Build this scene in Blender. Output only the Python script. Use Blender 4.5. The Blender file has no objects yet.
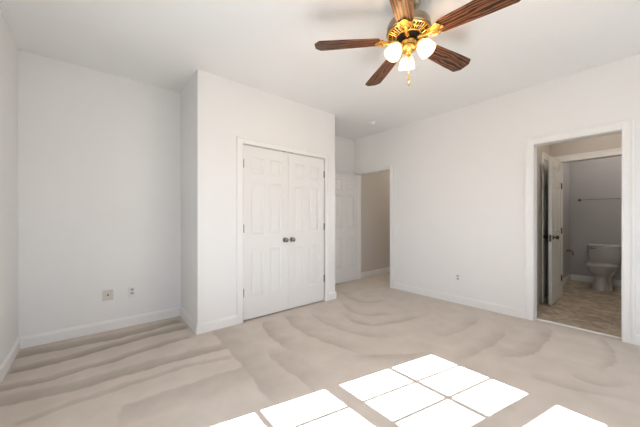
import bpy, math, random
import numpy as np
from mathutils import Vector, Matrix
R = math.radians
PI = math.pi
scene = bpy.context.scene
COL = scene.collection

# ------------------------------------------------------------------ camera, sky, sun, exposure
CAM_H = 1.182
YAW = 0.695
cam_data = bpy.data.cameras.new('camera')
cam = bpy.data.objects.new('camera', cam_data)
COL.objects.link(cam)
cam.location = (0, 0, CAM_H)
cam.rotation_euler = (R(90), 0, -YAW)
cam_data.sensor_fit = 'HORIZONTAL'
cam_data.sensor_width = 36.0
cam_data.lens = 270.455 / 640 * 36.0
cam_data.shift_y = (218.753 - 213.5) / 640
cam_data.clip_start = 0.02
scene.camera = cam

world = bpy.data.worlds.new('daylight')
scene.world = world
world.use_nodes = True
bg = world.node_tree.nodes['Background']
SKY_E, GROUND_E = 6.0, 3.8
SKY_C, GROUND_C = (0.83, 0.95, 1.14), (0.94, 1.0, 1.05)
_nt = world.node_tree
_tc = _nt.nodes.new('ShaderNodeTexCoord'); _sp = _nt.nodes.new('ShaderNodeSeparateXYZ')
_mr = _nt.nodes.new('ShaderNodeMapRange'); _mr.inputs['From Min'].default_value = -0.03; _mr.inputs['From Max'].default_value = 0.03
_mx = _nt.nodes.new('ShaderNodeMix'); _mx.data_type = 'RGBA'; _mx.clamp_result = False
_mx.inputs[6].default_value = (*[c*GROUND_E for c in GROUND_C], 1)      # sunlit ground outside
_mx.inputs[7].default_value = (*[c*SKY_E for c in SKY_C], 1)            # bright hazy sky
_nt.links.new(_tc.outputs['Generated'], _sp.inputs[0]); _nt.links.new(_sp.outputs['Z'], _mr.inputs['Value'])
_nt.links.new(_mr.outputs['Result'], _mx.inputs[0]); _nt.links.new(_mx.outputs[2], bg.inputs[0])
bg.inputs[1].default_value = 1.0

sun_data = bpy.data.lights.new('sun', 'SUN')
sun_data.energy = 45.0
sun_data.angle = R(0.2)
sun_data.color = (0.92, 1.03, 1.14)
sun = bpy.data.objects.new('sun', sun_data)
COL.objects.link(sun)
SUN_DIR = Vector((1.0, -0.2205, -0.725)).normalized()
sun.rotation_euler = SUN_DIR.to_track_quat('-Z', 'Y').to_euler()
sun.location = (-6, 2, 6)

scene.view_settings.view_transform = 'Standard'
scene.view_settings.look = 'None'
scene.view_settings.gamma = 1.0
scene.view_settings.use_curve_mapping = False
scene.view_settings.exposure = -0.24

# ------------------------------------------------------------------ room measures (metres)
XL, YB, YC, XC = -0.531, 3.640, 2.936, 0.813     # left wall, back wall, closet front, closet side
CJ1, CJ2, XCR, XR = 1.306, 2.526, 2.739, 3.909   # closet jambs, closet right side, right wall
YB1, YB2, YH1, YH2 = 0.142, 0.814, 2.804, 3.565  # bathroom and hall openings in the right wall
H, DH = 2.721, 2.036
YR = -1.60                                       # rear wall
YS = -0.22                                       # bathroom side wall
WT = 0.115


# ------------------------------------------------------------------ materials
def newmat(name):
    m = bpy.data.materials.new(name); m.use_nodes = True
    return m, m.node_tree, m.node_tree.nodes['Principled BSDF']

def noise_bump(nt, bsdf, scale, strength, dist=0.002, detail=3):
    tc = nt.nodes.new('ShaderNodeTexCoord')
    n = nt.nodes.new('ShaderNodeTexNoise'); n.inputs['Scale'].default_value = scale; n.inputs['Detail'].default_value = detail
    b = nt.nodes.new('ShaderNodeBump'); b.inputs['Strength'].default_value = strength; b.inputs['Distance'].default_value = dist
    nt.links.new(tc.outputs['Object'], n.inputs['Vector'])
    nt.links.new(n.outputs['Fac'], b.inputs['Height'])
    nt.links.new(b.outputs['Normal'], bsdf.inputs['Normal'])
    return tc, n

def paint(name, col, rough=0.8, bump=0.15, var=0.02, scale=160):
    m, nt, b = newmat(name)
    tc, n = noise_bump(nt, b, scale, bump, 0.001)
    n2 = nt.nodes.new('ShaderNodeTexNoise'); n2.inputs['Scale'].default_value = 1.3; n2.inputs['Detail'].default_value = 2
    nt.links.new(tc.outputs['Object'], n2.inputs['Vector'])
    r = nt.nodes.new('ShaderNodeMix'); r.data_type = 'RGBA'
    r.inputs[6].default_value = (*[c*(1-var) for c in col], 1); r.inputs[7].default_value = (*[min(1, c*(1+var)) for c in col], 1)
    nt.links.new(n2.outputs['Fac'], r.inputs[0]); nt.links.new(r.outputs[2], b.inputs['Base Color'])
    b.inputs['Roughness'].default_value = rough
    b.inputs['Specular IOR Level'].default_value = 0.3
    return m

def metal(name, col, rough=0.3, bump=0.0):
    m, nt, b = newmat(name)
    tc = nt.nodes.new('ShaderNodeTexCoord')
    n = nt.nodes.new('ShaderNodeTexNoise'); n.inputs['Scale'].default_value = 30
    nt.links.new(tc.outputs['Object'], n.inputs['Vector'])
    mr = nt.nodes.new('ShaderNodeMapRange'); mr.inputs['To Min'].default_value = rough*0.8; mr.inputs['To Max'].default_value = rough*1.25
    nt.links.new(n.outputs['Fac'], mr.inputs['Value']); nt.links.new(mr.outputs['Result'], b.inputs['Roughness'])
    b.inputs['Base Color'].default_value = (*col, 1); b.inputs['Metallic'].default_value = 1.0
    return m

M = {}
M['wall'] = paint('wall_paint', (0.885, 0.878, 0.86), 0.85, 0.05)
M['ceiling'] = paint('ceiling_paint', (0.90, 0.895, 0.88), 0.9, 0.05)
M['trim'] = paint('trim_paint', (0.90, 0.895, 0.875), 0.5, 0.0, 0.005)
M['door'] = paint('door_paint', (0.835, 0.828, 0.805), 0.5, 0.0, 0.01)
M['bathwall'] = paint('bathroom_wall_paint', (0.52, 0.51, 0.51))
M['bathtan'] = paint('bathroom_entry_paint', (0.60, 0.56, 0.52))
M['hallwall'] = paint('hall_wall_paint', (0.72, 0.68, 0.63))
M['nickel'] = metal('satin_nickel', (0.30, 0.285, 0.265), 0.25)
M['dark_metal'] = metal('dark_bronze_metal', (0.10, 0.09, 0.08), 0.4)
M['hinge'] = metal('hinge_steel', (0.20, 0.19, 0.18), 0.35)
M['brass'] = metal('polished_brass', (0.82, 0.52, 0.15), 0.22)
M['antique'] = metal('antique_brass', (0.36, 0.31, 0.22), 0.35)
M['black'] = paint('black_void_paint', (0.015, 0.013, 0.012), 0.7)
M['plate_white'] = paint('white_plastic', (0.86, 0.86, 0.85), 0.35, 0.0, 0.0)
M['plate_beige'] = paint('beige_plastic', (0.70, 0.66, 0.60), 0.4, 0.0, 0.0)
M['slot'] = paint('socket_slot', (0.05, 0.05, 0.05), 0.6, 0.0, 0.0)
M['socket_grey'] = paint('socket_face_grey', (0.55, 0.54, 0.52), 0.5, 0.0, 0.0)

def mat_carpet():
    m, nt, b = newmat('cut_pile_carpet')
    tc = nt.nodes.new('ShaderNodeTexCoord')
    at = nt.nodes.new('ShaderNodeAttribute'); at.attribute_name = 'nap'
    n = nt.nodes.new('ShaderNodeTexNoise'); n.inputs['Scale'].default_value = 260; n.inputs['Detail'].default_value = 4
    n2 = nt.nodes.new('ShaderNodeTexNoise'); n2.inputs['Scale'].default_value = 5; n2.inputs['Detail'].default_value = 5
    for q in (n, n2): nt.links.new(tc.outputs['Object'], q.inputs['Vector'])
    mix = nt.nodes.new('ShaderNodeMix'); mix.data_type = 'RGBA'
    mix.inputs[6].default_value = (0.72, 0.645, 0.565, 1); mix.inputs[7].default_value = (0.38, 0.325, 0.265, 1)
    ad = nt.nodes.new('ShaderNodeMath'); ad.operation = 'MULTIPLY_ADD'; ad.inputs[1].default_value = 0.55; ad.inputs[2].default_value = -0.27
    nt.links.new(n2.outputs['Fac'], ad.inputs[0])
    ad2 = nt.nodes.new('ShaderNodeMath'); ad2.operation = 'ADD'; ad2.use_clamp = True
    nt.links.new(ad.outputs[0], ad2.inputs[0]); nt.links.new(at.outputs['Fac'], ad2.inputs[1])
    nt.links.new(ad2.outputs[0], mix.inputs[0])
    fine = nt.nodes.new('ShaderNodeMix'); fine.data_type = 'RGBA'; fine.blend_type = 'MULTIPLY'; fine.inputs[0].default_value = 1
    mr = nt.nodes.new('ShaderNodeMapRange'); mr.inputs['To Min'].default_value = 0.86; mr.inputs['To Max'].default_value = 1.12
    nt.links.new(n.outputs['Fac'], mr.inputs['Value'])
    nt.links.new(mix.outputs[2], fine.inputs[6]); nt.links.new(mr.outputs['Result'], fine.inputs[7])
    nt.links.new(fine.outputs[2], b.inputs['Base Color'])
    bp = nt.nodes.new('ShaderNodeBump'); bp.inputs['Strength'].default_value = 0.5; bp.inputs['Distance'].default_value = 0.004
    nt.links.new(n.outputs['Fac'], bp.inputs['Height']); nt.links.new(bp.outputs['Normal'], b.inputs['Normal'])
    b.inputs['Roughness'].default_value = 0.95; b.inputs['Specular IOR Level'].default_value = 0.1
    b.inputs['Sheen Weight'].default_value = 0.15
    return m
M['carpet'] = mat_carpet()

def mat_tile():
    m, nt, b = newmat('stone_look_vinyl_tile')
    tc = nt.nodes.new('ShaderNodeTexCoord')
    mp = nt.nodes.new('ShaderNodeMapping'); mp.inputs['Rotation'].default_value = (0, 0, R(0)); mp.inputs['Location'].default_value = (0.1, 0.07, 0)
    nt.links.new(tc.outputs['Object'], mp.inputs['Vector'])
    br = nt.nodes.new('ShaderNodeTexBrick'); br.offset = 0.5; br.inputs['Scale'].default_value = 1
    br.inputs['Brick Width'].default_value = 0.45; br.inputs['Row Height'].default_value = 0.30
    br.inputs['Mortar Size'].default_value = 0.004; br.inputs['Bias'].default_value = 0
    br.inputs['Color1'].default_value = (0.58, 0.49, 0.37, 1); br.inputs['Color2'].default_value = (0.53, 0.44, 0.34, 1)
    br.inputs['Mortar'].default_value = (0.47, 0.39, 0.29, 1)
    nt.links.new(mp.outputs[0], br.inputs['Vector'])
    n = nt.nodes.new('ShaderNodeTexNoise'); n.inputs['Scale'].default_value = 7; n.inputs['Detail'].default_value = 8; n.inputs['Distortion'].default_value = 1.2
    nt.links.new(tc.outputs['Object'], n.inputs['Vector'])
    mr = nt.nodes.new('ShaderNodeMapRange'); mr.inputs['From Min'].default_value = 0.3; mr.inputs['From Max'].default_value = 0.7
    mr.inputs['To Min'].default_value = 0.55; mr.inputs['To Max'].default_value = 1.4
    nt.links.new(n.outputs['Fac'], mr.inputs['Value'])
    mx = nt.nodes.new('ShaderNodeMix'); mx.data_type = 'RGBA'; mx.blend_type = 'MULTIPLY'; mx.inputs[0].default_value = 1
    nt.links.new(br.outputs['Color'], mx.inputs[6]); nt.links.new(mr.outputs['Result'], mx.inputs[7])
    nt.links.new(mx.outputs[2], b.inputs['Base Color'])
    b.inputs['Roughness'].default_value = 0.38
    return m
M['tile'] = mat_tile()

def mat_wood():
    m, nt, b = newmat('walnut_blade_wood')
    tc = nt.nodes.new('ShaderNodeTexCoord')
    mp = nt.nodes.new('ShaderNodeMapping'); mp.inputs['Scale'].default_value = (1.4, 9, 5)
    nt.links.new(tc.outputs['Object'], mp.inputs['Vector'])
    w = nt.nodes.new('ShaderNodeTexWave'); w.bands_direction = 'Y'; w.inputs['Scale'].default_value = 1.6
    w.inputs['Distortion'].default_value = 11; w.inputs['Detail'].default_value = 4; w.inputs['Detail Scale'].default_value = 1.4
    nt.links.new(mp.outputs[0], w.inputs['Vector'])
    cr = nt.nodes.new('ShaderNodeValToRGB')
    cr.color_ramp.elements[0].position = 0.25; cr.color_ramp.elements[1].position = 0.75
    cr.color_ramp.elements[0].color = (0.016, 0.008, 0.005, 1); cr.color_ramp.elements[1].color = (0.19, 0.08, 0.038, 1)
    nt.links.new(w.outputs['Fac'], cr.inputs[0]); nt.links.new(cr.outputs[0], b.inputs['Base Color'])
    b.inputs['Roughness'].default_value = 0.4; b.inputs['Specular IOR Level'].default_value = 0.25
    return m
M['wood'] = mat_wood()

def mat_glass():
    m = bpy.data.materials.new('window_glass'); m.use_nodes = True; nt = m.node_tree; nt.nodes.clear()
    o = nt.nodes.new('ShaderNodeOutputMaterial'); t = nt.nodes.new('ShaderNodeBsdfTransparent'); g = nt.nodes.new('ShaderNodeBsdfGlossy')
    g.inputs['Roughness'].default_value = 0.02
    f = nt.nodes.new('ShaderNodeFresnel'); f.inputs[0].default_value = 1.3
    mx = nt.nodes.new('ShaderNodeMixShader')
    nt.links.new(f.outputs[0], mx.inputs[0]); nt.links.new(t.outputs[0], mx.inputs[1]); nt.links.new(g.outputs[0], mx.inputs[2])
    nt.links.new(mx.outputs[0], o.inputs[0])
    return m
M['glass'] = mat_glass()

def mat_shade():
    m = bpy.data.materials.new('frosted_lamp_glass'); m.use_nodes = True; nt = m.node_tree; nt.nodes.clear()
    o = nt.nodes.new('ShaderNodeOutputMaterial')
    tc = nt.nodes.new('ShaderNodeTexCoord')
    n = nt.nodes.new('ShaderNodeTexNoise'); n.inputs['Scale'].default_value = 60
    nt.links.new(tc.outputs['Object'], n.inputs['Vector'])
    bp = nt.nodes.new('ShaderNodeBump'); bp.inputs['Strength'].default_value = 0.2; bp.inputs['Distance'].default_value = 0.001
    nt.links.new(n.outputs['Fac'], bp.inputs['Height'])
    tr = nt.nodes.new('ShaderNodeBsdfTranslucent'); tr.inputs[0].default_value = (0.62, 0.60, 0.57, 1)
    tp = nt.nodes.new('ShaderNodeBsdfTransparent'); tp.inputs[0].default_value = (1, 0.98, 0.95, 1)
    gl = nt.nodes.new('ShaderNodeBsdfDiffuse'); gl.inputs[0].default_value = (0.9, 0.88, 0.84, 1)
    em = nt.nodes.new('ShaderNodeEmission'); em.inputs[0].default_value = (1.0, 0.90, 0.78, 1); em.inputs[1].default_value = SHADE_E
    m1 = nt.nodes.new('ShaderNodeMixShader'); m1.inputs[0].default_value = 0.35
    m2 = nt.nodes.new('ShaderNodeMixShader'); m2.inputs[0].default_value = 0.6
    ad = nt.nodes.new('ShaderNodeAddShader')
    nt.links.new(bp.outputs[0], tr.inputs['Normal']); nt.links.new(bp.outputs[0], gl.inputs['Normal'])
    nt.links.new(tr.outputs[0], m1.inputs[1]); nt.links.new(gl.outputs[0], m1.inputs[2])
    nt.links.new(m1.outputs[0], m2.inputs[1]); nt.links.new(tp.outputs[0], m2.inputs[2])
    nt.links.new(m2.outputs[0], ad.inputs[0]); nt.links.new(em.outputs[0], ad.inputs[1]); nt.links.new(ad.outputs[0], o.inputs[0])
    return m
SHADE_E = 0.02
M['shade'] = mat_shade()

def mat_emit(name, col, s):
    m, nt, b = newmat(name)
    b.inputs['Base Color'].default_value = (0.9, 0.9, 0.9, 1)
    b.inputs['Emission Color'].default_value = (*col, 1); b.inputs['Emission Strength'].default_value = s
    return m
M['bulb'] = mat_emit('lit_bulb_glass', (1.0, 0.85, 0.65), 0.7)
M['hall_bulb'] = mat_emit('lit_dome_glass', (1.0, 0.86, 0.70), 2.0)

def mat_porcelain():
    m, nt, b = newmat('glazed_porcelain')
    tc, n = noise_bump(nt, b, 20, 0.02, 0.001)
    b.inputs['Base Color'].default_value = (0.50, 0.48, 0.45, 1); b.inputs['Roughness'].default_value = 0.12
    b.inputs['Coat Weight'].default_value = 0.4
    return m
M['porcelain'] = mat_porcelain()
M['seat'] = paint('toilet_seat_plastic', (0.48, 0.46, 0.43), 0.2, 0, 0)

# ------------------------------------------------------------------ mesh helpers
class MB:
    def __init__(s): s.v = []; s.f = []; s.sm = []
    def add(s, vs, fs, smooth=False, mx=None):
        o = len(s.v)
        for p in vs:
            p = Vector(p)
            if mx is not None: p = mx @ p
            s.v.append(tuple(p))
        for f in fs: s.f.append([o+i for i in f]); s.sm.append(smooth)
        return s
    def box(s, x0, x1, y0, y1, z0, z1, bev=0.0, mx=None):
        if x0 > x1: x0, x1 = x1, x0
        if y0 > y1: y0, y1 = y1, y0
        if z0 > z1: z0, z1 = z1, z0
        b = min(bev, (x1-x0)/2.01, (y1-y0)/2.01, (z1-z0)/2.01)
        if b <= 0:
            vs = [(x, y, z) for z in (z0, z1) for y in (y0, y1) for x in (x0, x1)]
            fs = [(0,2,3,1), (4,5,7,6), (0,1,5,4), (2,6,7,3), (0,4,6,2), (1,3,7,5)]
            return s.add(vs, fs, False, mx)
        # chamfered box: 24 verts
        vs = []; idx = {}
        for ix, (xo, xi) in enumerate(((x0, x0+b), (x1, x1-b))):
            for iy, (yo, yi) in enumerate(((y0, y0+b), (y1, y1-b))):
                for iz, (zo, zi) in enumerate(((z0, z0+b), (z1, z1-b))):
                    idx[(ix,iy,iz,0)] = len(vs); vs.append((xo, yi, zi))
                    idx[(ix,iy,iz,1)] = len(vs); vs.append((xi, yo, zi))
                    idx[(ix,iy,iz,2)] = len(vs); vs.append((xi, yi, zo))
        I = lambda *k: idx[k]
        fs = []
        for i in (0, 1):
            q = [(0,0), (1,0), (1,1), (0,1)]
            fs.append([I(i,a,b2,0) for a, b2 in (q if i else q[::-1])])
            fs.append([I(a,i,b2,1) for a, b2 in (q[::-1] if i else q)])
            fs.append([I(a,b2,i,2) for a, b2 in (q if i else q[::-1])])
        for a in (0, 1):
            for c in (0, 1):
                e = [[I(a,c,0,0), I(a,c,1,0), I(a,c,1,1), I(a,c,0,1)],
                     [I(a,0,c,0), I(a,1,c,0), I(a,1,c,2), I(a,0,c,2)],
                     [I(0,a,c,1), I(1,a,c,1), I(1,a,c,2), I(0,a,c,2)]]
                fs += e
                for d in (0, 1): fs.append([I(a,c,d,0), I(a,c,d,1), I(a,c,d,2)])
        return s.add(vs, fs, False, mx)
    def prism(s, poly, z0, z1, mx=None, smooth=False):
        n = len(poly)
        vs = [(x, y, z0) for x, y in poly] + [(x, y, z1) for x, y in poly]
        fs = [list(range(n))[::-1], list(range(n, 2*n))] + [[i, (i+1) % n, n+(i+1) % n, n+i] for i in range(n)]
        return s.add(vs, fs, smooth, mx)
    def lathe(s, prof, seg=32, mx=None, smooth=True, flute=0.0, nfl=0):
        vs = []; fs = []
        for r, z in prof:
            for k in range(seg):
                a = 2*PI*k/seg
                rr = r*(1 + (flute*math.cos(nfl*a) if nfl else 0))
                vs.append((rr*math.cos(a), rr*math.sin(a), z))
        for i in range(len(prof)-1):
            for k in range(seg):
                k2 = (k+1) % seg
                fs.append([i*seg+k, i*seg+k2, (i+1)*seg+k2, (i+1)*seg+k])
        if prof[0][0] > 1e-6 and prof[0][1] != prof[-1][1] or prof[0] != prof[-1]:
            if prof[0][0] < 1e-3 or getattr(s, 'cap', True):
                fs.append([k for k in range(seg)][::-1]); fs.append([(len(prof)-1)*seg+k for k in range(seg)])
        return s.add(vs, fs, smooth, mx)
    def tube(s, pts, r, seg=10, mx=None):
        pts = [Vector(p) for p in pts]; vs = []; fs = []
        rs = r if isinstance(r, (list, tuple)) else [r]*len(pts)
        up = Vector((0, 0, 1)); t0 = (pts[1]-pts[0]).normalized()
        if abs(t0.dot(up)) > 0.95: up = Vector((1, 0, 0))
        nrm = (up - t0*up.dot(t0)).normalized()
        for i, p in enumerate(pts):
            t = ((pts[min(i+1, len(pts)-1)] - pts[max(i-1, 0)])).normalized()
            nrm = (nrm - t*nrm.dot(t)).normalized(); bn = t.cross(nrm)
            for k in range(seg):
                a = 2*PI*k/seg
                vs.append(p + nrm*math.cos(a)*rs[i] + bn*math.sin(a)*rs[i])
        for i in range(len(pts)-1):
            for k in range(seg):
                k2 = (k+1) % seg
                fs.append([i*seg+k, i*seg+k2, (i+1)*seg+k2, (i+1)*seg+k])
        fs.append(list(range(seg))[::-1]); fs.append([(len(pts)-1)*seg+k for k in range(seg)])
        return s.add(vs, fs, True, mx)
    def rings(s, rings, smooth=True, mx=None, cap=True):
        """rings: list of equal-length point loops"""
        n = len(rings[0]); vs = [p for r in rings for p in r]; fs = []
        for i in range(len(rings)-1):
            for k in range(n):
                k2 = (k+1) % n
                fs.append([i*n+k, i*n+k2, (i+1)*n+k2, (i+1)*n+k])
        if cap: fs.append(list(range(n))[::-1]); fs.append([(len(rings)-1)*n+k for k in range(n)])
        return s.add(vs, fs, smooth, mx)
    def build(s, name, mat, parent=None, loc=None, rot=None, kind=None, sharp=40, fix=True):
        me = bpy.data.meshes.new(name); me.from_pydata(s.v, [], s.f)
        me.materials.append(mat)
        me.polygons.foreach_set('use_smooth', s.sm)
        if fix:
            import bmesh
            bm = bmesh.new(); bm.from_mesh(me); bmesh.ops.recalc_face_normals(bm, faces=bm.faces); bm.to_mesh(me); bm.free()
        me.update()
        if any(s.sm):
            try: me.set_sharp_from_angle(angle=R(sharp))
            except Exception: pass
        o = bpy.data.objects.new(name, me); COL.objects.link(o)
        if parent: o.parent = parent
        if loc: o.location = loc
        if rot: o.rotation_euler = rot
        if kind: o['kind'] = kind
        return o

def empty(name, loc, rotz=0):
    o = bpy.data.objects.new(name, None); COL.objects.link(o); o.location = loc; o.rotation_euler = (0, 0, rotz)
    o.empty_display_size = 0.1
    return o
def tag(o, label, cat, group=None):
    o['label'] = label; o['category'] = cat
    if group: o['group'] = group
    return o
def superellipse(cx, cy, rx, ry, z, n=32, e=2.0, rxb=None):
    out = []
    for k in range(n):
        a = 2*PI*k/n; c, s_ = math.cos(a), math.sin(a)
        r_x = rx if (rxb is None or c < 0) else rxb
        out.append((cx + r_x*math.copysign(abs(c)**(2/e), c), cy + ry*math.copysign(abs(s_)**(2/e), s_), z))
    return out

def S(name, mb, mat, **k): return mb.build(name, mat, kind='structure', **k)

# ------------------------------------------------------------------ walls with openings
def wall_x(x0, x1, y0, y1, ops=(), z1=H):
    """wall slab lying between x0..x1, running along Y; ops = (ya, yb, za, zb)"""
    mb = MB(); y = y0
    for a, b, za, zb in sorted(ops):
        mb.box(x0, x1, y, a, 0, z1)
        if za > 0: mb.box(x0, x1, a, b, 0, za)
        mb.box(x0, x1, a, b, zb, z1); y = b
    mb.box(x0, x1, y, y1, 0, z1)
    return mb
def wall_y(y0, y1, x0, x1, ops=(), z1=H):
    mb = MB(); x = x0
    for a, b, za, zb in sorted(ops):
        mb.box(x, a, y0, y1, 0, z1)
        if za > 0: mb.box(a, b, y0, y1, 0, za)
        mb.box(a, b, y0, y1, zb, z1); x = b
    mb.box(x, x1, y0, y1, 0, z1)
    return mb

# windows: (glass near edge, far edge) in Y on the left wall
WZ0, WZ1 = 0.64, 2.085
W1 = (1.130, 1.822); W2 = (0.300, 0.990)
FR = 0.045
wops = [(a-FR, b+FR, WZ0-FR, WZ1+FR) for a, b in (W1, W2)]
S('wall_left', wall_x(XL-0.12, XL, YR-0.12, YB+0.12, wops), M['wall'])
FILL_RW = [(-0.20, 0.75), (2.60, 3.45)]  # unseen rear windows, added to let in fill light
rops = [(a-FR, b+FR, WZ0-FR, WZ1+FR) for a, b in FILL_RW]
S('wall_rear', wall_y(YR-0.12, YR, XL, XR, rops), M['wall'])
S('wall_back', wall_y(YB, YB+0.12, XL, XR), M['wall'])
J = 0.018   # jamb board thickness
FILL_W5 = (-1.32, -0.52)  # unseen right-wall window, added to brighten the left wall
S('wall_right', wall_x(XR, XR+WT, YR-0.12, YB, [(FILL_W5[0]-FR, FILL_W5[1]+FR, WZ0-FR, WZ1+FR), (YB1-J, YB2+J, 0, DH+J), (YH1-J, YH2+J, 0, DH+J)]), M['wall'])
S('wall_closet_front', wall_y(YC, YC+0.11, XC, XCR, [(CJ1-J, CJ2+J, 0, DH+J)]), M['wall'])
S('wall_closet_left', MB().box(XC, XC+0.11, YC+0.11, YB, 0, H), M['wall'])
S('wall_closet_right', MB().box(XCR-0.11, XCR, YC+0.11, YB, 0, H), M['wall'])
S('ceiling', MB().box(XL-0.12, XR+WT, YR-0.12, YB+0.12, H, H+0.12).box(XR+WT, 7.3, YS-0.12, YB+0.12, H, H+0.12), M['ceiling'])
# hall beyond the open door
XO = XR+WT
S('wall_hall_left', wall_y(YB, YB+0.12, XR, 7.2), M['hallwall'])
S('wall_hall_right', wall_y(2.20, 2.32, XO, 7.2), M['hallwall'])
S('wall_hall_end', MB().box(7.08, 7.2, 2.32, YB, 0, H), M['hallwall'])
# bathroom
YL = 0.930; X5 = 5.408; XE = 7.105
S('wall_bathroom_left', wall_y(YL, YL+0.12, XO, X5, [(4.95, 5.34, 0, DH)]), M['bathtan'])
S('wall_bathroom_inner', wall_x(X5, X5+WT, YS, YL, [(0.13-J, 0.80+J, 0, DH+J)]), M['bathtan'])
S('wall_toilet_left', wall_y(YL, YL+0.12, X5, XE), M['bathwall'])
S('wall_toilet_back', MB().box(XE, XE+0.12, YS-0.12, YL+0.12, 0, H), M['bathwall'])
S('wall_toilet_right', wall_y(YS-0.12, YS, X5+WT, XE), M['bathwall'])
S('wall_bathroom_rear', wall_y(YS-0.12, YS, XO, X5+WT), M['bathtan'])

# ------------------------------------------------------------------ floors
f_, cy_ = 270.455, 218.753
sn, cs = math.sin(YAW), math.cos(YAW)
def flr(x, y):   # where a photographed carpet mark lies on the floor (metres)
    d = f_*CAM_H/(y-cy_); l = d*(x-320)/f_
    return (d*sn+l*cs, d*cs-l*sn)
# vacuum tracks in the pile: (points, side the darker pile lies on (+1 left of travel / -1 right), width, strength)
tracks = [
 ([(12,359.5),(24,357),(81.5,346.5),(150,331),(182,322)], +1, .17, .85),
 ([(5,375.5),(25,371),(60,363.5),(100,350.5),(163,334),(188,328.5)], +1, .135, 1.0),
 ([(-12,395),(25,387),(40,383.5),(81.5,370.6),(120,361),(146,351),(193,336.4)], +1, .10, .8),
 ([(-25,412),(10,404),(61,395),(100,384),(157,366),(220,351),(230,348)], +1, .15, .75),
 ([(12,428),(67,408),(120,389),(174,371),(236,357)], +1, .07, .5),
 ([(120,405),(151,396.5),(189,384),(220,373),(250,364)], -1, .24, .4),
 ([(207,329),(213.5,334),(232,353),(247,374),(264,396),(276,408)], +1, .24, .75),
 ([(262,320),(262.7,325),(266.4,334.4),(281,346.7),(300,356)], +1, .17, .8),
 ([(266,349),(271,357),(281,366.4),(298,378.7),(314,392)], +1, .20, .7),
 ([(283,313),(286,319),(293.5,327),(311,337),(340,348),(365,356)], +1, .15, .7),
 ([(307,308),(315.6,319.7),(328,326),(349,333),(374,338),(408,337)], +1, .13, .6),
 ([(340,311),(352,323),(374,327),(403,322),(433,314)], +1, .10, .75),
 ([(338,299),(347,312),(371,317),(400,314)], +1, .10, .6),
 ([(335,289),(350,300),(372,304),(392,300)], +1, .10, .5),
 ([(349,356),(381,353.8),(406,355),(430,351)], -1, .09, .6),
 ([(455,359),(467,358),(489,349.4),(503.6,337),(507,328)], +1, .12, .55),
 ([(430,337),(452,336),(470,328),(480,318)], +1, .12, .5),
 ([(500,358),(512,357.5),(526,356.7),(543,349.4),(553,334.6),(548,326)], +1, .13, .75),
 ([(566,371),(586,383.5),(613,388.4),(640,384.7)], +1, .09, .55),
 ([(603,338),(608,341.7),(617,354),(613,366),(600,374)], -1, .07, .6),
 ([(530,378),(539,381),(574,391),(640,403)], +1, .12, .45),
 ([(455,405),(480,400),(505,402),(520,410)], -1, .12, .5),
]
NX, NY = 340, 390
gx = np.linspace(XL, XO-0.035, NX); gy = np.linspace(YR, YB, NY)
GX, GY = np.meshgrid(gx, gy)
nap = np.zeros_like(GX)
WX = GX + 0.008*np.sin(9*GX+5*GY)+0.006*np.sin(23*GY-7*GX)+0.004*np.sin(61*GX+47*GY)
WY = GY + 0.008*np.sin(8*GX-6*GY+1)+0.006*np.sin(19*GX+11*GY)+0.004*np.sin(53*GX-67*GY)
for n_t, (pts, side, wid, stg) in enumerate(tracks):
    left = n_t < 6
    P = np.array([flr(*p) for p in pts])
    # smooth resample
    t = np.arange(len(P)); tt = np.linspace(0, len(P)-1, (len(P)-1)*6+1)
    Q = np.stack([np.interp(tt, t, P[:, i]) for i in (0, 1)], 1)
    for _ in range(6): Q[1:-1] = (Q[:-2]+2*Q[1:-1]+Q[2:])/4
    best = np.full(GX.shape, 9.0); sg = np.zeros(GX.shape); al = np.zeros(GX.shape)
    for i in range(len(Q)-1):
        a, b = Q[i], Q[i+1]; d = b-a; L2 = d@d
        u = ((WX-a[0])*d[0]+(WY-a[1])*d[1])/L2; uc = np.clip(u, 0, 1)
        px, py = WX-(a[0]+uc*d[0]), WY-(a[1]+uc*d[1]); dist = np.hypot(px, py)
        m_ = dist < best
        best = np.where(m_, dist, best); sg = np.where(m_, np.sign(d[0]*py-d[1]*px), sg)
        al = np.where(m_, (i+u)/(len(Q)-1), al)
    sd = best*sg*side
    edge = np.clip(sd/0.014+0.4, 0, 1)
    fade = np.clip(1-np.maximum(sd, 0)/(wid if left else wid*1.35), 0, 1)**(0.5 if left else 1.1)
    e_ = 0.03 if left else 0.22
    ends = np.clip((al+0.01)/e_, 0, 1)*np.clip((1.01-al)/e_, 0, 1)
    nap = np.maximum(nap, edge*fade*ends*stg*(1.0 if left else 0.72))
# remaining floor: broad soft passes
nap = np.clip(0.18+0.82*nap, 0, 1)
vs = [(float(x), float(y), 0.0) for x, y in zip(GX.ravel(), GY.ravel())]
fs = [(j*NX+i, j*NX+i+1, (j+1)*NX+i+1, (j+1)*NX+i) for j in range(NY-1) for i in range(NX-1)]
fl = MB(); fl.v = vs; fl.f = fs; fl.sm = [False]*len(fs)
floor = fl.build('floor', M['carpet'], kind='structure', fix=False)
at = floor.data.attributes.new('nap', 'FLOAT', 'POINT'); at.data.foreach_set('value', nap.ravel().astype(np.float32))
S('floor_base', MB().box(XL-0.12, XR+WT, YR-0.12, YB+0.12, -0.15, -0.004).box(XR+WT, 7.3, YS-0.12, YB+0.12, -0.15, -0.004), M['plate_beige'])
S('floor_hall', MB().box(XO-0.035, 7.08, 2.32, YB, -0.004, 0.0), M['carpet'])
S('floor_bathroom', MB().box(XO-0.035, XE, YS, YL, -0.004, 0.0), M['tile'])
tag(MB().box(XO-0.055, XO-0.020, YB1, YB2, 0, 0.012, 0.003).build('threshold_strip', M['trim']),
    'thin pale threshold strip between the carpet and the bathroom tile', 'threshold')

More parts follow.
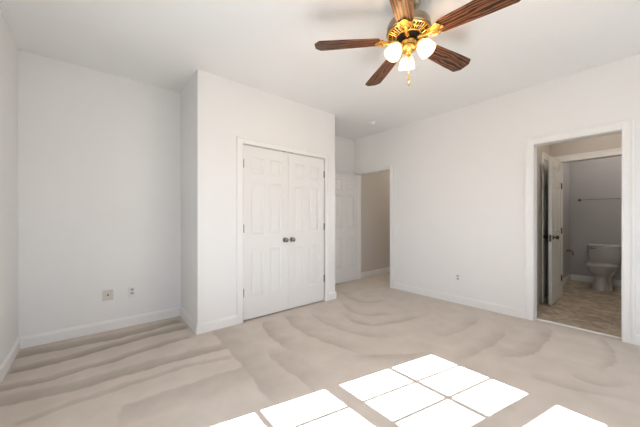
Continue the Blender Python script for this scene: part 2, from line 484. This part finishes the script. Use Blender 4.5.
# ------------------------------------------------------------------ baseboards
BH, BT = 0.105, 0.015
def board(name, p0, p1, nrm, mat='trim'):
    """baseboard along p0->p1 against the wall, nrm = direction into the room"""
    p0, p1, n = Vector((*p0, 0)), Vector((*p1, 0)), Vector((*nrm, 0))
    prof = [(0, 0), (BT, 0), (BT, BH-0.022), (BT-0.004, BH-0.012), (BT-0.007, BH-0.003), (BT-0.010, BH), (0, BH)]
    rings = [[p + n*a + Vector((0, 0, z)) for a, z in prof] for p in (p0, p1)]
    return MB().rings(rings, smooth=False).build(name, M[mat], kind='structure')
board('baseboard_left', (XL, YR), (XL, YB), (1, 0))
board('baseboard_back', (XL+BT, YB), (XC, YB), (0, -1))
board('baseboard_closet_side', (XC, YC-BT), (XC, YB-BT), (-1, 0))
CW = 0.080
board('baseboard_closet_front', (XC, YC), (CJ1-CW, YC), (0, -1))
board('baseboard_closet_end', (CJ2+CW, YC), (XCR+BT, YC), (0, -1))
board('baseboard_closet_right', (XCR, YC), (XCR, YB-BT), (1, 0))
board('baseboard_alcove', (XCR, YB), (XR, YB), (0, -1))
board('baseboard_right', (XR, YB2+0.087), (XR, YH1-0.082), (-1, 0))
board('baseboard_right_near', (XR, YR), (XR, YB1-0.087), (-1, 0))
board('baseboard_rear', (XL+BT, YR), (XR-BT, YR), (0, 1))
board('baseboard_hall', (XO, YB), (7.08, YB), (0, -1))
board('baseboard_hall_right', (XO, 2.32), (7.08, 2.32), (0, 1))
board('baseboard_toilet_back', (XE, YS), (XE, YL-BT), (-1, 0))
board('baseboard_toilet_left', (X5+WT, YL), (XE, YL), (0, -1))

# ------------------------------------------------------------------ door casings (trim) and jambs
tn = [0]
def casing(a0, a1, top, w, to_world, jamb_depth, both=0.0, jamb_sides=True):
    """opening a0..a1 along a wall; to_world(a, out, z) with out = distance into the viewer's room"""
    tn[0] += 1; mb = MB()
    def bx(a, b, o0, o1, z0, z1, bev=0.002):
        p = to_world(a, o0, z0); q = to_world(b, o1, z1)
        mb.box(p[0], q[0], p[1], q[1], p[2], q[2], bev)
    def layer(lo, hi, t, base=0.0):
        # one band of the moulding between offsets lo..hi from the opening
        bx(a0-hi, a0-lo, base, t, 0, top+hi); bx(a1+lo, a1+hi, base, t, 0, top+hi)
        bx(a0-lo, a1+lo, base, t, top+lo, top+hi)
    layer(0.004, w-0.016, 0.011); layer(w-0.022, w, 0.018); layer(0.004, 0.016, 0.0135)
    if jamb_depth:
        bx(a0-J, a0, 0.0, -jamb_depth, 0, top, 0); bx(a1, a1+J, 0.0, -jamb_depth, 0, top, 0); bx(a0-J, a1+J, 0.0, -jamb_depth, top, top+J, 0)
    if both:
        o = -jamb_depth
        def layer2(lo, hi, t):
            bx(a0-hi, a0-lo, o-t, o, 0, top+hi); bx(a1+lo, a1+hi, o-t, o, 0, top+hi); bx(a0-lo, a1+lo, o-t, o, top+lo, top+hi)
        layer2(0.004, both-0.016, 0.011); layer2(both-0.022, both, 0.018)
    return S('trim_%d' % tn[0], mb, M['trim'])
casing(CJ1, CJ2, DH, CW, lambda a, o, z: (a, YC-o, z), 0.11)                       # closet
casing(YB1, YB2, DH, 0.088, lambda a, o, z: (XR-o, a, z), WT, 0.085)                 # bathroom
casing(YH1, YH2, DH, 0.074, lambda a, o, z: (XR-o, a, z), WT, 0.07)                 # hall
casing(0.13, 0.80, DH, 0.09, lambda a, o, z: (X5-o, a, z), WT, 0.07)                # inner bathroom doorway
casing(4.95, 5.34, DH, 0.09, lambda a, o, z: (a, YL-o, z), 0.0)                    # linen closet in the bathroom

# ------------------------------------------------------------------ six-panel doors
ZR = [(0.250, 0.815), (0.985, 1.600), (1.695, 1.885)]
def panel_door(w, h, t, k_=1.0):
    """leaf in local coords: x 0..w, y 0..t (y=0 is the front), z 0..h"""
    mb = MB()
    st, mu = 0.112*min(1, w/0.7)+0.0, 0.095*min(1, w/0.7)
    pw = (w-2*st-mu)/2
    cols = [(st, st+pw), (st+pw+mu, w-st)]
    xs = [0, cols[0][0], cols[0][1], cols[1][0], cols[1][1], w]
    zs = [0] + [z for r in ZR for z in r] + [h]
    def face(y, sgn):
        for i in range(len(xs)-1):
            for j in range(len(zs)-1):
                a, b, c, d = xs[i], xs[i+1], zs[j], zs[j+1]
                if i in (1, 3) and j in (1, 3, 5):
                    steps = [(0, 0), (0.006, 0.006), (0.013, 0.0085), (0.022, 0.0085), (0.040, 0.0025)]
                    vv = []
                    for ins, dep in steps:
                        yy = y + sgn*dep*k_
                        vv += [(a+ins, yy, c+ins), (b-ins, yy, c+ins), (b-ins, yy, d-ins), (a+ins, yy, d-ins)]
                    ff = []
                    for k in range(len(steps)-1):
                        for m in range(4):
                            m2 = (m+1) % 4
                            ff.append([k*4+m, k*4+m2, (k+1)*4+m2, (k+1)*4+m])
                    k = (len(steps)-1)*4; ff.append([k, k+1, k+2, k+3])
                    mb.add(vv, [f if sgn > 0 else f[::-1] for f in ff])
                else:
                    f = [0, 1, 2, 3]
                    mb.add([(a, y, c), (b, y, c), (b, y, d), (a, y, d)], [f if sgn > 0 else f[::-1]])
    face(0, 1); face(t, -1)
    mb.add([(0,0,0),(w,0,0),(w,t,0),(0,t,0),(0,0,h),(w,0,h),(w,t,h),(0,t,h)],
           [[0,3,2,1],[4,5,6,7],[0,4,7,3],[1,2,6,5]])
    return mb
def knob(parent, x, z, y0, dirn, mat, name='door_knob'):
    """knob whose rose sits at local (x, y0, z), pointing along y*dirn"""
    mx = Matrix.Translation((x, y0, z)) @ Matrix.Rotation(R(90)*(-1 if dirn > 0 else 1), 4, 'X')
    prof = [(0.0005, 0), (0.031, 0), (0.031, 0.004), (0.027, 0.008), (0.013, 0.010), (0.011, 0.028), (0.018, 0.033),
            (0.026, 0.040), (0.028, 0.050), (0.024, 0.060), (0.012, 0.066), (0.0005, 0.067)]
    return MB().lathe(prof, 28, mx).build(name, mat, parent, sharp=50)
def hinge(parent, x, y, z, mat, lx=0.012, ly=0.0):
    mb = MB()
    mb.tube([(x, y, z-0.045), (x, y, z+0.045)], 0.0065, 10)
    mb.tube([(x, y, z-0.049), (x, y, z+0.049)], 0.004, 8)
    mb.box(x-lx, x+lx, y+0.001, y+0.005, z-0.044, z+0.044)
    return mb.build('hinge', mat, parent)

DT = 0.035; G = 0.0035
# closet pair
cw2 = (CJ2-CJ1)/2
def closet_leaf(n, x0, knob_x, hx, catch):
    d = panel_door(cw2-G*1.5, DH-0.018-0.004, DT).build('door_%d' % n, M['door'], kind='structure', loc=(x0, YC+0.003, 0.018))
    knob(d, knob_x, 0.895, 0, -1, M['nickel'])
    for z in (1.815, 1.07, 0.332): hinge(d, hx, -0.006, z-0.018, M['hinge'], 0.006)
    MB().box(catch-0.022, catch+0.022, -0.0015, 0.02, DH-0.0225, DH-0.0185).build('ball_catch', M['dark_metal'], d)
    return d
closet_leaf(1, CJ1+G, cw2-G-0.052, -0.001, cw2-0.065)
closet_leaf(2, CJ1+cw2+G*0.5, 0.050, cw2-G*1.5+0.001, 0.055)
# hall door, swung open flat towards the back wall, hinged at the far jamb
dw = YH2-YH1-0.004
d3 = panel_door(dw, DH-0.02, DT, 1.3).build('door_3', M['door'], kind='structure', loc=(XR-0.012-dw, YH2-DT+0.012, 0.014))
for dr_, y0 in ((-1, 0), (1, DT)): knob(d3, 0.065, 0.91, y0, dr_, M['nickel'])
# bathroom inner door, open 90 degrees towards the bedroom
d4w = 0.635
d4 = panel_door(d4w, DH-0.02, DT, 1.6).build('door_4', M['door'], kind='structure', loc=(X5-0.018-d4w, 0.802, 0.012))
for dr_, y0 in ((-1, 0), (1, DT)): knob(d4, 0.062, 0.915, y0, dr_, M['dark_metal'])
MB().box(-0.0012, 0.002, 0.006, DT-0.006, 0.86, 0.95).build('latch_plate', M['dark_metal'], d4)
for z in (1.66, 0.99, 0.28):
    hb = MB(); hb.tube([(d4w+0.008, -0.006, z-0.045), (d4w+0.008, -0.006, z+0.045)], 0.007, 10)
    hb.box(d4w+0.008, d4w+0.034, -0.006, -0.002, z-0.044, z+0.044)
    hb.build('hinge', M['dark_metal'], d4)
# linen closet slab on the bathroom's left wall
d5 = panel_door(0.386, DH-0.016, DT).build('door_5', M['door'], kind='structure', loc=(4.952, YL+0.002, 0.012))
knob(d5, 0.33, 0.915, 0, -1, M['dark_metal'])

# ------------------------------------------------------------------ windows
wn = [0]
def window(a, b, tw, npx=3, npz=2, inside=0.5):
    """a..b clear glass width, tw(a, out, z): out = metres outward from the inner wall face"""
    wn[0] += 1
    def bx(mb, u0, u1, o0, o1, z0, z1, bev=0.0):
        p = tw(u0, o0, z0); q = tw(u1, o1, z1); mb.box(p[0], q[0], p[1], q[1], p[2], q[2], bev)
    fr = MB()
    A, B, Z0, Z1 = a-FR, b+FR, WZ0-FR, WZ1+FR
    bx(fr, A, A+0.012, 0, 0.12, Z0, Z1); bx(fr, B-0.012, B, 0, 0.12, Z0, Z1)
    bx(fr, A, B, 0, 0.12, Z1-0.012, Z1); bx(fr, A, B, -0.0, 0.12, Z0, Z0+0.012)
    # casing, stool and apron
    bx(fr, A-0.075, A, -0.016, 0, Z0-0.02, Z1+0.075, 0.003); bx(fr, B, B+0.075, -0.016, 0, Z0-0.02, Z1+0.075, 0.003)
    bx(fr, A, B, -0.016, 0, Z1, Z1+0.075, 0.003)
    bx(fr, A-0.08, B+0.08, -0.035, 0, Z0-0.03, Z0, 0.003); bx(fr, A-0.07, B+0.07, -0.014, 0, Z0-0.10, Z0-0.03, 0.003)
    w = S('window_%d' % wn[0], fr, M['trim'])
    zm0, zm1 = 1.323, 1.403
    for nm, z0, z1, o0 in (('upper_sash', zm1, WZ1, 0.066), ('lower_sash', WZ0, zm0, 0.042)):
        sb = MB(); o1 = o0+0.028; e = FR-0.012
        zl = z0-(0.078 if nm == 'upper_sash' else e); zh = z1+(e if nm == 'upper_sash' else 0.004)
        if nm == 'upper_sash': zl = z0-0.042
        else: zh = z1+0.040
        bx(sb, a-e, a, o0, o1, zl, zh); bx(sb, b, b+e, o0, o1, zl, zh)
        bx(sb, a, b, o0, o1, zl, z0); bx(sb, a, b, o0, o1, z1, zh)
        for i in range(1, npx):
            u = a+(b-a)*i/npx; bx(sb, u-0.008, u+0.008, o0+0.004, o1-0.004, z0, z1)
        for i in range(1, npz):
            z = z0+(z1-z0)*i/npz; bx(sb, a, b, o0+0.005, o1-0.005, z-0.0075, z+0.0075)
        s_ = sb.build(nm, M['trim'], w)
        g = MB(); bx(g, a, b, o0+0.012, o0+0.015, z0, z1); g.build('pane', M['glass'], s_)
    return w
window(W1[0], W1[1], lambda u, o, z: (XL-o, u, z))
window(W2[0], W2[1], lambda u, o, z: (XL-o, u, z))
window(FILL_W5[0], FILL_W5[1], lambda u, o, z: (XR+o, u, z))  # added window out of view, lights the wall opposite
for a, b in FILL_RW: window(a, b, lambda u, o, z: (u, YR-o, z))  # added rear windows out of view, for fill
# light portals fill the window openings (they only guide sampling of the sky)
def portal(loc, rot, sx, sy):
    l = bpy.data.lights.new('sky_portal', 'AREA'); l.shape = 'RECTANGLE'; l.size = sx; l.size_y = sy
    l.cycles.is_portal = True
    o = bpy.data.objects.new('sky_portal', l); COL.objects.link(o); o.location = loc; o.rotation_euler = rot
zc, zh_ = (WZ0+WZ1)/2, WZ1-WZ0
for a, b in (W1, W2): portal((XL-0.125, (a+b)/2, zc), (0, R(-90), 0), zh_, b-a)
portal((XR+0.13, sum(FILL_W5)/2, zc), (0, R(90), 0), zh_, FILL_W5[1]-FILL_W5[0])
for a, b in FILL_RW: portal(((a+b)/2, YR-0.125, zc), (R(90), 0, 0), b-a, zh_)

# ------------------------------------------------------------------ outlets, detector, wall mark
def plate_root(name, loc, rotz): return empty(name, loc, rotz)
# local frame: x along the wall, -y out of the wall, z up
def duplex(loc, rotz, label):
    r = tag(empty('power_outlet', loc, rotz), label, 'outlet')
    MB().box(-0.036, 0.036, -0.006, 0, -0.058, 0.058, 0.002).build('cover_plate', M['plate_white'], r)
    for s_ in (-1, 1):
        so = MB(); poly = [(0.0175*math.copysign(abs(math.cos(t))**0.7, math.cos(t)), 0.0145*math.copysign(abs(math.sin(t))**0.7, math.sin(t))) for t in [2*PI*k/20 for k in range(20)]]
        so.prism(poly, 0.006, 0.0075, Matrix.Translation((0, 0, 0.020*s_)) @ Matrix.Rotation(R(90), 4, 'X'))
        o = so.build('socket', M['socket_grey'], r)
        sl = MB()
        for x in (-0.0065, 0.0065): sl.box(x-0.0012, x+0.0012, -0.0082, -0.0072, 0.020*s_-0.002, 0.020*s_+0.007)
        sl.box(-0.002, 0.002, -0.0082, -0.0072, 0.020*s_-0.009, 0.020*s_-0.005)
        sl.build('slot', M['slot'], o)
    MB().lathe([(0.0005, 0), (0.003, 0), (0.002, 0.0015), (0.0005, 0.0015)], 12, Matrix.Translation((0, -0.006, 0)) @ Matrix.Rotation(R(90), 4, 'X')).build('screw', M['nickel'], r)
duplex((0.320, YB, 0.378), 0, 'white duplex power outlet low on the left wall section, right of the cable plate')
duplex((XR, 1.671, 0.362), R(-90), 'small white power outlet low on the wall between the two doorways')
r = tag(empty('cable_plate', (0.110, YB, 0.374), 0), 'beige cable wall plate with one dark socket in its middle', 'wall plate')
MB().box(-0.045, 0.045, -0.006, 0, -0.055, 0.055, 0.002).build('cover_plate', M['plate_beige'], r)
MB().lathe([(0.0005, 0), (0.008, 0), (0.008, 0.004), (0.005, 0.005), (0.005, 0.010), (0.0005, 0.010)], 16, Matrix.Translation((0, -0.006, 0.002)) @ Matrix.Rotation(R(90), 4, 'X')).build('cable_socket', M['dark_metal'], r)
r = tag(empty('smoke_detector', (3.406, 2.787, H), 0), 'small round white detector on the ceiling near the alcove', 'smoke detector')
MB().lathe([(0.0005, 0), (0.060, 0), (0.060, -0.010), (0.056, -0.016), (0.0005, -0.016)], 32).build('base', M['plate_white'], r)
MB().lathe([(0.0005, -0.016), (0.045, -0.016), (0.042, -0.026), (0.034, -0.032), (0.0005, -0.033)], 32).build('cover', M['plate_white'], r)
tag(MB().lathe([(0.0005, 0), (0.014, 0), (0.014, 0.003), (0.0005, 0.004)], 20).build('hole_cover', M['wall'], loc=(XR, 1.318, 2.453), rot=(0, R(-90), 0)),
    'tiny pale round cover high on the wall left of the bathroom doorway', 'cover')

# ------------------------------------------------------------------ ceiling fan
FX, FY, ZB = 1.713, 1.073, 2.449
A0 = -9.6
fan = tag(empty('ceiling_fan', (FX, FY, H), 0), 'brass ceiling fan with five dark wooden blades and three lit glass shades', 'ceiling fan')
zr = lambda z: z-H
MB().lathe([(0.0005, 0), (0.080, 0), (0.080, -0.012), (0.070, -0.035), (0.045, -0.052), (0.0005, -0.052)], 40).build('canopy', M['antique'], fan)
MB().lathe([(0.024, -0.045), (0.024, -0.140), (0.040, -0.150), (0.060, -0.155)], 28).build('downrod', M['antique'], fan)
hs = MB()
hs.lathe([(0.0005, zr(2.578)), (0.070, zr(2.578)), (0.120, zr(2.572)), (0.142, zr(2.560)), (0.148, zr(2.545)), (0.148, zr(2.515)), (0.152, zr(2.510)),
          (0.152, zr(2.500)), (0.146, zr(2.496)), (0.125, zr(2.490)), (0.0005, zr(2.490))], 56)
mh = hs.build('motor_housing', M['antique'], fan, sharp=50)
# pierced brass vent ring below the housing: black recess + brass fins + rims
MB().lathe([(0.0005, zr(2.489)), (0.139, zr(2.489)), (0.085, zr(2.472)), (0.0005, zr(2.472))], 48).build('vent_recess', M['black'], mh)
vr = MB()
def ring(rr, zz, t):
    vr.tube([(rr*math.cos(2*PI*k/48), rr*math.sin(2*PI*k/48), zz) for k in range(49)], t, 8)
ring(0.141, zr(2.490), 0.0065); ring(0.112, zr(2.480), 0.003); ring(0.084, zr(2.470), 0.006)
for k in range(40):
    a = 2*PI*k/40
    vr.tube([(0.140*math.cos(a), 0.140*math.sin(a), zr(2.489)), (0.086*math.cos(a+0.03), 0.086*math.sin(a+0.03), zr(2.4705))], 0.0033, 6)
vr.build('vent_ring', M['brass'], mh)
MB().lathe([(0.0005, zr(2.474)), (0.082, zr(2.474)), (0.084, zr(2.462)), (0.070, zr(2.452)), (0.0005, zr(2.452))], 40).build('blade_hub', M['black'], fan)
sh = MB()
sh.lathe([(0.0005, zr(2.455)), (0.040, zr(2.455)), (0.052, zr(2.447)), (0.054, zr(2.420)), (0.047, zr(2.410)), (0.050, zr(2.402)),
          (0.056, zr(2.392)), (0.050, zr(2.378)), (0.034, zr(2.366)), (0.018, zr(2.358)), (0.012, zr(2.345)), (0.015, zr(2.338)), (0.0005, zr(2.330))], 36)
sh.build('switch_housing', M['brass'], fan, sharp=60)

def blade_mesh():
    t = 0.006; out = []
    r0, r1 = 0.205, 0.668
    half = [(r0, 0.046), (r0+0.012, 0.054), (r0+0.03, 0.058), (r1-0.17, 0.073), (r1-0.042, 0.077), (r1-0.034, 0.074), (r1-0.004, 0.040), (r1, 0.032)]
    pl = [(x, -y) for x, y in half] + half[::-1]
    return MB().prism(pl, -t/2, t/2)
def iron_mesh():
    mb = MB(); t = 0.005
    # curved arm from hub then a scalloped leaf under the blade root
    arm = [(0.070, 0.016), (0.070, -0.016), (0.110, -0.012), (0.150, -0.014), (0.175, -0.030), (0.190, -0.047), (0.203, -0.048), (0.212, -0.038), (0.218, -0.034),
           (0.224, -0.022), (0.234, -0.012), (0.240, 0.0), (0.234, 0.012), (0.224, 0.022), (0.218, 0.034), (0.212, 0.038), (0.203, 0.048), (0.190, 0.047), (0.175, 0.030), (0.150, 0.014), (0.110, 0.012)]
    mb.prism(arm, -0.012, -0.0045)
    for x, y in ((0.202, -0.032), (0.202, 0.032), (0.226, 0.0)):
        mb.lathe([(0.0005, -0.018), (0.006, -0.016), (0.008, -0.012), (0.0005, -0.012)], 12, Matrix.Translation((x, y, 0)))
    mb.tube([(0.070, 0, -0.010), (0.110, 0, -0.018), (0.150, 0, -0.016), (0.180, 0, -0.013)], [0.010, 0.009, 0.008, 0.004], 10)
    for s_ in (-1, 1):
        mb.tube([(0.13, 0.010*s_, -0.014), (0.150, 0.030*s_, -0.013), (0.175, 0.040*s_, -0.013), (0.19, 0.030*s_, -0.013), (0.18, 0.018*s_, -0.013)], 0.004, 8)
    return mb
pitch = R(-11)
b0 = i0 = None
for k in range(5):
    rot = (pitch, 0, R(A0+72*k))
    if k == 0:
        b0 = blade_mesh().build('blade', M['wood'], fan, loc=(0, 0, zr(ZB)), rot=rot)
        i0 = iron_mesh().build('blade_iron', M['brass'], b0)
    else:
        b = b0.copy(); COL.objects.link(b); b.parent = fan; b.rotation_euler = rot
        i = i0.copy(); COL.objects.link(i); i.parent = b

# three shades on short arms; world direction of the one pointing away from the camera is 50 deg
FAN_W = 8.0
s0 = None
for k in range(3):
    a = R(50.2-12+120*k)
    rz = Matrix.Rotation(a, 4, 'Z')
    am = MB(); am.tube([(0.045, 0, zr(2.398)), (0.065, 0, zr(2.412)), (0.072, 0, zr(2.418)), (0.078, 0, zr(2.412))], 0.007, 10)
    am.build('lamp_arm', M['brass'], fan, rot=(0, 0, a))
    tilt = R(33)
    # shade local frame: opening along -z
    base = Matrix.Translation((0.076, 0, zr(2.412))) @ Matrix.Rotation(-tilt, 4, 'Y') @ Matrix.Scale(0.90, 4)
    soc = MB(); soc.lathe([(0.0005, 0.006), (0.018, 0.004), (0.024, -0.006), (0.026, -0.022), (0.0005, -0.022)], 24, base)
    soc.build('lamp_holder', M['brass'], fan, rot=(0, 0, a))
    prof = [(0.024, -0.016), (0.034, -0.024), (0.047, -0.044), (0.055, -0.070), (0.059, -0.100), (0.063, -0.125),
            (0.060, -0.125), (0.056, -0.100), (0.052, -0.070), (0.044, -0.046), (0.031, -0.027), (0.021, -0.019), (0.024, -0.016)]
    sm = MB(); sm.cap = False
    sm.lathe(prof, 64, base, flute=0.022, nfl=16)
    shd = sm.build('lamp_shade', M['shade'], fan, rot=(0, 0, a), sharp=80)
    bl = MB(); bl.lathe([(0.0005, -0.022), (0.012, -0.024), (0.014, -0.040), (0.024, -0.060), (0.028, -0.078), (0.022, -0.096), (0.010, -0.104), (0.0005, -0.105)], 20, base)
    bl.build('bulb', M['bulb'], shd)
    p = rz @ base @ Vector((0, 0, -0.119))
    l = bpy.data.lights.new('bulb_light', 'POINT'); l.energy = FAN_W; l.color = (1.0, 0.58, 0.26); l.shadow_soft_size = 0.02
    lo = bpy.data.objects.new('bulb_light', l); COL.objects.link(lo); lo.parent = fan; lo.location = p
    # the light each lamp throws upward and sideways through its thin glass
for (dx, dy, zt, zb_) in ((0.016, 0.010, 2.35, 2.195), (-0.012, -0.012, 2.35, 2.135)):
    ch = MB(); z = zt
    ch.tube([(dx, dy, zr(zt+0.02)), (dx, dy, zr(zb_+0.02))], 0.0009, 6)
    while z > zb_+0.02:
        ch.lathe([(0.0003, 0.0016), (0.0016, 0.0), (0.0003, -0.0016)], 6, Matrix.Translation((dx, dy, zr(z)))); z -= 0.005
    c = ch.build('pull_chain', M['brass'], fan)
    MB().lathe([(0.0005, 0.016), (0.004, 0.013), (0.008, 0.002), (0.009, -0.006), (0.006, -0.014), (0.0005, -0.016)], 16, Matrix.Translation((dx, dy, zr(zb_)))).build('fob', M['brass'], c)

# ------------------------------------------------------------------ toilet room furnishings
TY = 0.455; TX = XE-0.012       # tank back against the wall
toilet = tag(empty('toilet', (6.62, TY, 0), 0), 'pale glossy toilet with closed lid standing beyond the bathroom doorway', 'toilet')
def tx(x): return x-6.62
# pedestal + bowl as one loft (front is -x)
lv = [(0.000, 6.355, 6.98, 0.128, 3.0), (0.020, 6.36, 6.975, 0.125, 3.0), (0.055, 6.375, 6.95, 0.116, 2.8), (0.13, 6.39, 6.93, 0.106, 2.5), (0.20, 6.385, 6.92, 0.103, 2.3),
      (0.245, 6.36, 6.93, 0.118, 2.2), (0.268, 6.315, 6.94, 0.145, 2.1), (0.295, 6.285, 6.945, 0.166, 2.1), (0.33, 6.265, 6.95, 0.175, 2.1), (0.365, 6.255, 6.95, 0.184, 2.1), (0.385, 6.258, 6.95, 0.182, 2.1)]
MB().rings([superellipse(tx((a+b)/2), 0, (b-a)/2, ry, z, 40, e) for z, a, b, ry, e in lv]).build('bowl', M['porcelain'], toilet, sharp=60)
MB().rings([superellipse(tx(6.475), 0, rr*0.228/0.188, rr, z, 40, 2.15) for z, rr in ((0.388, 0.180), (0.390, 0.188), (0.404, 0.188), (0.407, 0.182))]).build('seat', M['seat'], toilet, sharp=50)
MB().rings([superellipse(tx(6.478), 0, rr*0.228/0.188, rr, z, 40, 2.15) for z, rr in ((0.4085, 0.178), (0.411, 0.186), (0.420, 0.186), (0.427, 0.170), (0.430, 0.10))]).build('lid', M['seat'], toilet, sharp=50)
tk = MB()
tk.rings([superellipse(tx(TX-dx), 0, dx, ry, z, 40, 6) for z, dx, ry in ((0.392, 0.085, 0.175), (0.400, 0.092, 0.188), (0.50, 0.098, 0.203), (0.690, 0.102, 0.210))])
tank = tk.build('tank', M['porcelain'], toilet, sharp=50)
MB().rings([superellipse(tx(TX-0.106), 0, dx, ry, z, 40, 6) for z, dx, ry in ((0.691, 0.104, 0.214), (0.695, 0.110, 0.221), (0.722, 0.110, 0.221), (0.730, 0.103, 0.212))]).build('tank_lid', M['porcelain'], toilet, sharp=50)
lvx = tx(TX-0.204)
fl_ = MB(); fl_.tube([(lvx+0.004, 0.165, 0.655), (lvx-0.014, 0.165, 0.655)], 0.011, 12); fl_.tube([(lvx-0.014, 0.170, 0.655), (lvx-0.016, 0.100, 0.648)], [0.007, 0.005], 10)
fl_.build('flush_lever', M['dark_metal'], toilet)
for s_ in (-1, 1):
    bo = MB(); bo.lathe([(0.014, 0.0), (0.014, 0.008), (0.009, 0.018), (0.0005, 0.020)], 16, Matrix.Translation((tx(6.72), 0.098*s_, 0.012)))
    bo.build('bolt_cap', M['seat'], toilet)
for s_ in (-1, 1): MB().box(tx(6.695), tx(6.735), 0.07*s_-0.018, 0.07*s_+0.018, 0.386, 0.425, 0.004).build('lid_hinge', M['seat'], toilet)

r = tag(empty('towel_bar', (XE, 0.47, 1.536), 0), 'thin dark metal towel bar on the grey wall above the toilet', 'towel bar')
MB().tube([(-0.065, -0.33, 0), (-0.065, 0.33, 0)], 0.0055, 12).build('rail', M['nickel'], r)
for s_ in (-1, 1):
    pm = MB(); pm.lathe([(0.0005, 0), (0.026, 0), (0.024, 0.008), (0.012, 0.012), (0.010, 0.055), (0.014, 0.060), (0.014, 0.076), (0.0005, 0.080)], 20, Matrix.Translation((0, 0.32*s_, 0)) @ Matrix.Rotation(R(-90), 4, 'Y'))
    pm.build('bracket', M['dark_metal'], r)
r = tag(empty('paper_holder', (6.80, YL, 0.585), 0), 'small dark metal paper holder on the toilet room side wall', 'paper holder')
MB().lathe([(0.0005, 0), (0.022, 0), (0.020, 0.008), (0.009, 0.012), (0.009, 0.060), (0.0005, 0.062)], 20, Matrix.Rotation(R(90), 4, 'X')).build('bracket', M['dark_metal'], r)
MB().tube([(0, -0.055, 0), (-0.005, -0.075, -0.005), (-0.01, -0.085, -0.03), (-0.01, -0.088, -0.065), (-0.02, -0.082, -0.075)], 0.007, 10).build('arm', M['dark_metal'], r)

# ------------------------------------------------------------------ dome lamps in hall, bathroom and toilet room (unseen, added to light those rooms)
def dome(x, y, watts, col, label, name='unseen_dome_light'):
    r = tag(empty(name, (x, y, H), 0), label, 'ceiling light')
    MB().lathe([(0.0005, 0), (0.15, 0), (0.15, -0.02), (0.0005, -0.02)], 40).build('base', M['antique'], r)
    MB().lathe([(0.14, -0.021), (0.13, -0.05), (0.09, -0.085), (0.0005, -0.10)], 40).build('glass_dome', M['hall_bulb'], r)
    l = bpy.data.lights.new('unseen_dome_lamp', 'POINT'); l.energy = watts; l.color = col; l.shadow_soft_size = 0.10
    o = bpy.data.objects.new('unseen_dome_lamp', l); COL.objects.link(o); o.parent = r; o.location = (0, 0, -0.22)
TOILET_W = 9.5
HALL_W, BATH_W = 11, 6
dome(5.6, 2.95, HALL_W, (1.0, 0.86, 0.72), 'added round glass dome light, out of view on the hall ceiling')
dome(4.7, 0.2, BATH_W, (1.0, 0.86, 0.72), 'added round glass dome light, out of view on the bathroom ceiling')
dome(6.35, 0.15, TOILET_W, (1.0, 0.9, 0.8), 'round glass dome light on the toilet room ceiling')
